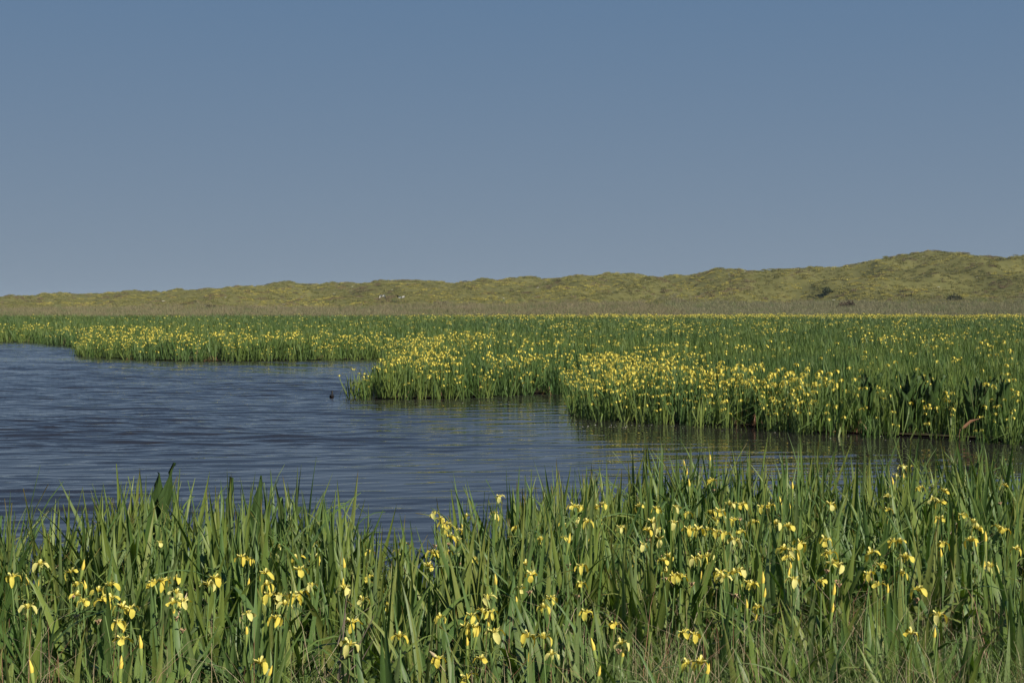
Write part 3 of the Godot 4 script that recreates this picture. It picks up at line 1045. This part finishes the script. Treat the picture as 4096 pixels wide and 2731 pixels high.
func build_plants() -> void:
	# docks: [length, half width, yaw, lean, bend]
	dock(Vector3(-2.42, bank_height(-2.42, 9.35), -9.35), "tall dock with broad dark crimped leaves above the left bank", [[1.10, 0.085, 0.5, 0.02, 0.2], [1.18, 0.06, 1.1, 0.07, 0.2], [0.8, 0.07, 2.6, 0.25, 0.6], [0.75, 0.08, -0.8, 0.3, 0.5]], 1)
	dock(Vector3(-2.0, bank_height(-2.0, 9.5), -9.5), "dock with ragged pale topped leaf between iris blades, left bank", [[1.06, 0.05, 0.9, 0.03, 0.12], [0.95, 0.07, 2.2, 0.15, 0.5], [0.7, 0.07, -1.4, 0.3, 0.5]], 2)
	dock(Vector3(-1.72, bank_height(-1.72, 9.45), -9.45), "dock beside a ragged dock, nearest the notch in left bank", [[1.08, 0.05, 0.9, 0.02, 0.1], [0.9, 0.06, 1.9, 0.2, 0.4]], 3)
	dock(Vector3(-0.1, bank_height(-0.1, 8.2), -8.2), "dock with folded blue green leaves right of the notch", [[0.82, 0.075, 0.1, 0.05, 0.2], [0.8, 0.07, -0.9, 0.1, 0.3], [0.85, 0.06, 1.4, 0.16, 0.3], [0.6, 0.07, 2.8, 0.3, 0.5]], 4)
	dock(Vector3(-1.08, bank_height(-1.08, 6.3), -6.3), "low dock with drooping leaves near the bottom left grass", [[0.58, 0.07, 0.2, 0.1, 0.9], [0.55, 0.07, -1.0, 0.25, 1.0], [0.5, 0.06, 2.0, 0.2, 0.9]], 5)
	var far := [[6.05, 24.1, "dock at the left end of the far shore dock group"], [6.7, 23.7, "big dark dock beside iris blossoms on the far right shore"], [7.15, 24.0, "tall upright dock in the middle of the far right shore"], [7.6, 23.1, "dock with rust tinged leaves on the far right shore"], [8.1, 23.3, "dock at the right edge of the far shore"], [8.35, 24.6, "dock behind the others at the right picture edge"]]
	var k := 10
	for f in far:
		k += 1
		var spec := []
		for i in 9:
			spec.append([rng.randf_range(0.75, 1.1), rng.randf_range(0.07, 0.11), rng.randf() * TAU, absf(rng.randfn(0.0, 0.12)), rng.randf_range(0.05, 0.4)])
		dock(Vector3(f[0], 0.0, -f[1]), f[2], spec, k)
	shrub(-51.1, 239.0, 1.7, 1.0, "small dark brown bush on the lower dune slope, far left", Color(0.055, 0.048, 0.026), 1)
	shrub(-12.6, 250.0, 3.4, 1.0, "wide low brown bush at the foot of the middle dunes", Color(0.10, 0.085, 0.045), 2)
	shrub(61.5, 274.0, 2.5, 1.7, "dark green bush on the right dune slope", Color(0.035, 0.045, 0.016), 3)
	shrub(52.2, 219.0, 2.8, 1.5, "rusty brown bush in the grey marsh grass, right", Color(0.085, 0.062, 0.035), 4)
	shrub(75.3, 239.0, 2.6, 1.3, "loose olive bush near the right edge of the dunes", Color(0.06, 0.065, 0.028), 5)
	# dead stalks
	var g := Geo.new()
	var r := RandomNumberGenerator.new()
	r.seed = 66
	g.tube([Vector3(0, 0, 0), Vector3(0.01, 0.25, 0), Vector3(0.03, 0.5, 0.01), Vector3(0.05, 0.68, 0)], [0.006, 0.005, 0.004, 0.002], 5)
	var twig := thing("dead_twig", Vector3(-0.74, bank_height(-0.74, 5.8), -5.8), "bare grey branched twig standing in the front grass", "twig")
	part("main_stalk", g.mesh(M.twig), twig)
	for i in 6:
		var b := Geo.new()
		var y := 0.15 + i * 0.08
		var a := r.randf_range(-0.16, 0.2)
		b.tube([Vector3(0.03 * y, y, 0), Vector3(0.03 * y + a * 0.6, y + 0.08, r.randfn(0, 0.03)), Vector3(0.03 * y + a, y + 0.2, r.randfn(0, 0.04))], [0.0035, 0.0028, 0.0014], 4)
		part("branch", b.mesh(M.twig), twig)
	var st := Geo.new()
	st.tube([Vector3(0, 0, 0), Vector3(0.06, 0.22, 0.03), Vector3(-0.16, 0.52, 0.0)], [0.003, 0.0025, 0.0015], 4)
	var seed_head := Geo.new()
	seed_head.tube([Vector3(-0.15, 0.51, 0), Vector3(-0.165, 0.53, 0), Vector3(-0.18, 0.545, 0)], [0.003, 0.008, 0.002], 5)
	var stalk := thing("dry_stalk", Vector3(-0.15, bank_height(-0.15, 5.6), -5.6), "thin pale dry stalk leaning left in the front grass", "stalk")
	part("stalk", st.mesh(M.dry), stalk)
	part("seed_head", seed_head.mesh(M.dry), stalk)
	var dl := Geo.new()
	dl.ribbon([Vector3(0, 0, 0), Vector3(0.12, 0.10, 0), Vector3(0.28, 0.24, 0), Vector3(0.5, 0.30, 0)], [0.02, 0.045, 0.04, 0.006], [Vector3(-0.5, 0.8, 0.3), Vector3(-0.5, 0.8, 0.3), Vector3(-0.4, 0.8, 0.3), Vector3(-0.1, 0.9, 0.3)], 0.01)
	dl.tube([Vector3(0, -0.28, 0), Vector3(-0.02, -0.1, 0), Vector3(0, 0, 0)], [0.006, 0.006, 0.005], 4)
	var dead := part("dead_dock_leaf", dl.mesh(M.dead_leaf), self, Transform3D(Basis().scaled(Vector3.ONE * 0.62), Vector3(7.2, 0.17, -22.55)))
	tag(dead, "withered rusty dock leaf bent over the water, right shore", "leaf")
	var snapped := [[6.45, 22.75, "broken iris blade bent into the water at right shore", 1.0, 0.0], [2.95, 25.5, "pale snapped iris blade leaning into the water below blossoms", 0.7, 1.9], [2.1, 25.85, "short forked iris blade at the water left of a snapped one", 0.6, 0.4], [4.1, 24.45, "iris blade folded onto the water under the blossom bank", 0.9, 2.6], [5.4, 23.2, "pale iris blade dipping into dark water before the docks", 0.8, 0.9], [7.5, 22.0, "iris blade arched into the water nearest the right edge", 1.2, 2.9], [-1.3, 32.0, "iris blade dipping into water below the middle bed", 1.0, 0.3], [-3.75, 32.3, "iris blade leaning over water at the middle bed tip", 1.3, 3.0]]
	for q in snapped:
		var bl := Geo.new()
		var sc: float = q[3]
		bl.ribbon([Vector3(0, -0.02, 0), Vector3(0.06, 0.1, 0) * sc, Vector3(0.11, 0.2, 0) * sc, Vector3(0.16, 0.12, 0.02) * sc, Vector3(0.19, -0.02, 0.02) * sc], [0.014, 0.014, 0.012, 0.011, 0.006], [Vector3(0.6, -0.3, 0.7), Vector3(0.6, -0.3, 0.7), Vector3(0.5, 0, 0.8), Vector3(0.6, 0.3, 0.7), Vector3(0.6, 0.3, 0.7)], 0.002)
		var o := part("broken_blade", bl.mesh(leaf_mats[5]), self, Transform3D(Basis(Vector3.UP, q[4]), Vector3(q[0], 0, -q[1])))
		tag(o, q[2], "leaf", "snapped blades along the far shore")
	var bit := Geo.new()
	bit.ribbon([Vector3(-0.02, 0, 0), Vector3(-0.008, 0.004, 0), Vector3(0.01, 0.005, 0), Vector3(0.022, 0.001, 0)], [0.003, 0.011, 0.01, 0.002], [Vector3.BACK, Vector3.BACK, Vector3.BACK, Vector3.BACK], 0.003)
	var spots := []
	var tint := []
	for i in 90:
		var x := r.randf_range(1.4, 8.5) if i < 70 else r.randf_range(-4.5, 1.0)
		var d := (26.3 - 0.62 * (x - 1.4) if i < 70 else 31.9) - absf(r.randfn(0.0, 0.7)) - 0.1
		if i < 40:
			x = 2.3 + r.randfn(0.0, 0.8)
			d = 25.2 + r.randfn(0.0, 0.4)
		spots.append(Transform3D(Basis(Vector3.UP, r.randf() * TAU).scaled(Vector3.ONE * r.randf_range(0.4, 1.1)), Vector3(x, 0.008, -d)))
		tint.append(Color(0.6, 0.58, 0.5) if r.randf() < 0.6 else Color(0.3, 0.25, 0.12))
	var litter := thing("floating_litter", Vector3.ZERO, "pale petals and plant bits floating beside the right iris bed", "litter", "", "stuff")
	multi(litter, "petal_bit", bit.mesh(M.tuft), spots, tint)


# ---------- birds ----------
func build_birds() -> void:
	var dark := mat("dark_plumage", lin(0.012, 0.010, 0.010), 0.6, 0.4)
	var bill_m := mat("grebe_bill", lin(0.05, 0.04, 0.03), 0.5)
	var eye_m := mat("bird_eye", lin(0.01, 0.01, 0.01), 0.2)
	var g := Geo.new()
	# spine from tail to crown; the bird swims away from the viewer
	g.tube([Vector3(0, 0.045, 0.135), Vector3(0, 0.04, 0.115), Vector3(0, 0.028, 0.07), Vector3(0, 0.02, 0.01), Vector3(0, 0.03, -0.05), Vector3(0, 0.055, -0.078), Vector3(0, 0.085, -0.082), Vector3(0, 0.112, -0.084), Vector3(0, 0.132, -0.092), Vector3(0, 0.140, -0.108), Vector3(0, 0.137, -0.122)], [0.004, 0.022, 0.046, 0.057, 0.048, 0.03, 0.021, 0.0205, 0.025, 0.021, 0.006], 10)
	var bird := thing("water_bird", Vector3(-4.25, 0.0, -33.1), "small dark waterbird swimming beside the tip of the iris bed", "bird")
	part("body", g.mesh(dark), bird)
	var bl := Geo.new()
	bl.tube([Vector3(0, 0.137, -0.12), Vector3(0, 0.135, -0.135), Vector3(0, 0.132, -0.148)], [0.006, 0.004, 0.001], 6)
	part("bill", bl.mesh(bill_m), bird)
	for s in [-1.0, 1.0]:
		var ey := SphereMesh.new()
		ey.radius = 0.004
		ey.height = 0.008
		ey.radial_segments = 8
		ey.rings = 4
		part("eye", ey, bird, Transform3D(Basis(), Vector3(s * 0.0195, 0.139, -0.106)), eye_m)
	var sg := Geo.new()
	sg.tube([Vector3(0, -0.1, 0), Vector3(0.01, 0.05, 0), Vector3(0.025, 0.12, 0)], [0.004, 0.0035, 0.002], 4)
	var stick := part("reed_stub", sg.mesh(M.twig), self, Transform3D(Basis(), Vector3(-3.98, 0.0, -32.95)))
	tag(stick, "thin reed stub poking from the water beside the swimming bird", "reed")
	# two white birds with dark heads and wing tips flying low before the dune
	var white := mat("white_plumage", lin(0.80, 0.80, 0.78), 0.7, 0.3)
	for q in [[-19.9, 216.0, 3.35, -0.62, "white bird with lowered dark tipped wings flying before the dune", 0.0], [-17.0, 216.0, 3.15, 0.28, "white bird with raised wings flying right of the other one", 0.25]]:
		var root := thing("flying_bird", Vector3(q[0], q[2], -q[1]), q[4], "bird", "white birds over the dune foot")
		root.rotation.y = q[5]
		root.scale = Vector3.ONE * 1.3
		var bd := Geo.new()
		bd.tube([Vector3(0, 0, -0.34), Vector3(0, 0, -0.28), Vector3(0, 0, -0.1), Vector3(0, 0, 0.1), Vector3(0, 0.02, 0.22), Vector3(0, 0.05, 0.3)], [0.01, 0.05, 0.10, 0.10, 0.06, 0.045], 8, 0.8)
		part("body", bd.mesh(white), root)
		var hd := Geo.new()
		hd.tube([Vector3(0, 0.045, 0.28), Vector3(0, 0.06, 0.34), Vector3(0, 0.07, 0.40), Vector3(0, 0.06, 0.45), Vector3(0, 0.05, 0.52)], [0.046, 0.055, 0.05, 0.02, 0.005], 8)
		part("head", hd.mesh(dark), root)
		for s in [-1.0, 1.0]:
			var lift: float = q[3]
			var w := Geo.new()
			w.ribbon([Vector3(s * 0.06, 0.03, 0), Vector3(s * 0.22, 0.07, 0.02), Vector3(s * 0.36, 0.03 + lift * 0.25, 0.0)], [0.14, 0.16, 0.14], [Vector3(0, 0.78, 0.62), Vector3(0, 0.78, 0.62), Vector3(0, 0.78, 0.62)], 0.03)
			var wing := part("wing", w.mesh(white), root)
			var tp := Geo.new()
			tp.ribbon([Vector3(s * 0.36, 0.03 + lift * 0.25, 0.0), Vector3(s * 0.46, lift * 0.6, -0.04), Vector3(s * 0.54, lift, -0.12)], [0.14, 0.09, 0.01], [Vector3(0, 0.78, 0.62), Vector3(0, 0.78, 0.62), Vector3(0, 0.78, 0.62)], 0.02)
			part("wing_tip", tp.mesh(dark), wing)


func _ready() -> void:
	rng.seed = 2024
	# camera
	var cam := Camera3D.new()
	cam.name = "camera"
	cam.position = Vector3(0, EYE, 0)
	cam.rotation_degrees = Vector3(-1.53, 0, 0)
	cam.fov = 27.27
	cam.near = 0.1
	cam.far = 6000.0
	cam.current = true
	add_child(cam)
	# sky
	var env := Environment.new()
	env.background_mode = Environment.BG_SKY
	var sky := Sky.new()
	var sm := ProceduralSkyMaterial.new()
	sm.sky_top_color = lin(0.040, 0.112, 0.230)
	sm.sky_horizon_color = lin(0.172, 0.217, 0.266)
	sm.sky_curve = 0.15
	sm.ground_horizon_color = lin(0.172, 0.217, 0.266)
	sm.ground_bottom_color = lin(0.05, 0.05, 0.04)
	sm.sun_angle_max = 12.0
	sky.sky_material = sm
	env.sky = sky
	env.tonemap_mode = Environment.TONE_MAPPER_LINEAR
	env.tonemap_exposure = 1.35
	env.fog_enabled = true
	env.fog_density = 0.00012
	env.fog_light_color = Color(0.78, 0.85, 0.95)
	env.sdfgi_enabled = true
	env.ssao_enabled = true
	env.ssil_enabled = true
	var we := WorldEnvironment.new()
	we.name = "environment"
	we.environment = env
	add_child(we)
	# sun: high, over the viewer's right shoulder
	var sun := DirectionalLight3D.new()
	sun.name = "sun"
	sun.light_color = Color(1.0, 0.965, 0.90)
	sun.light_energy = 1.6
	sun.light_angular_distance = 0.53
	sun.shadow_enabled = true
	add_child(sun)
	sun.look_at_from_position(Vector3(0.58, 0.73, 0.67), Vector3.ZERO)

	dune_noise.seed = 14
	dune_noise.frequency = 0.018
	dune_noise.fractal_octaves = 3
	patch_noise.seed = 55
	patch_noise.frequency = 0.035
	patch_noise.fractal_octaves = 4
	fine_noise.seed = 71
	fine_noise.frequency = 0.05
	fine_noise.fractal_octaves = 3
	make_materials()
	build_land()
	build_water()
	build_dune_plants()
	build_iris_bed()
	build_grass()
	build_irises()
	build_plants()
	build_birds()
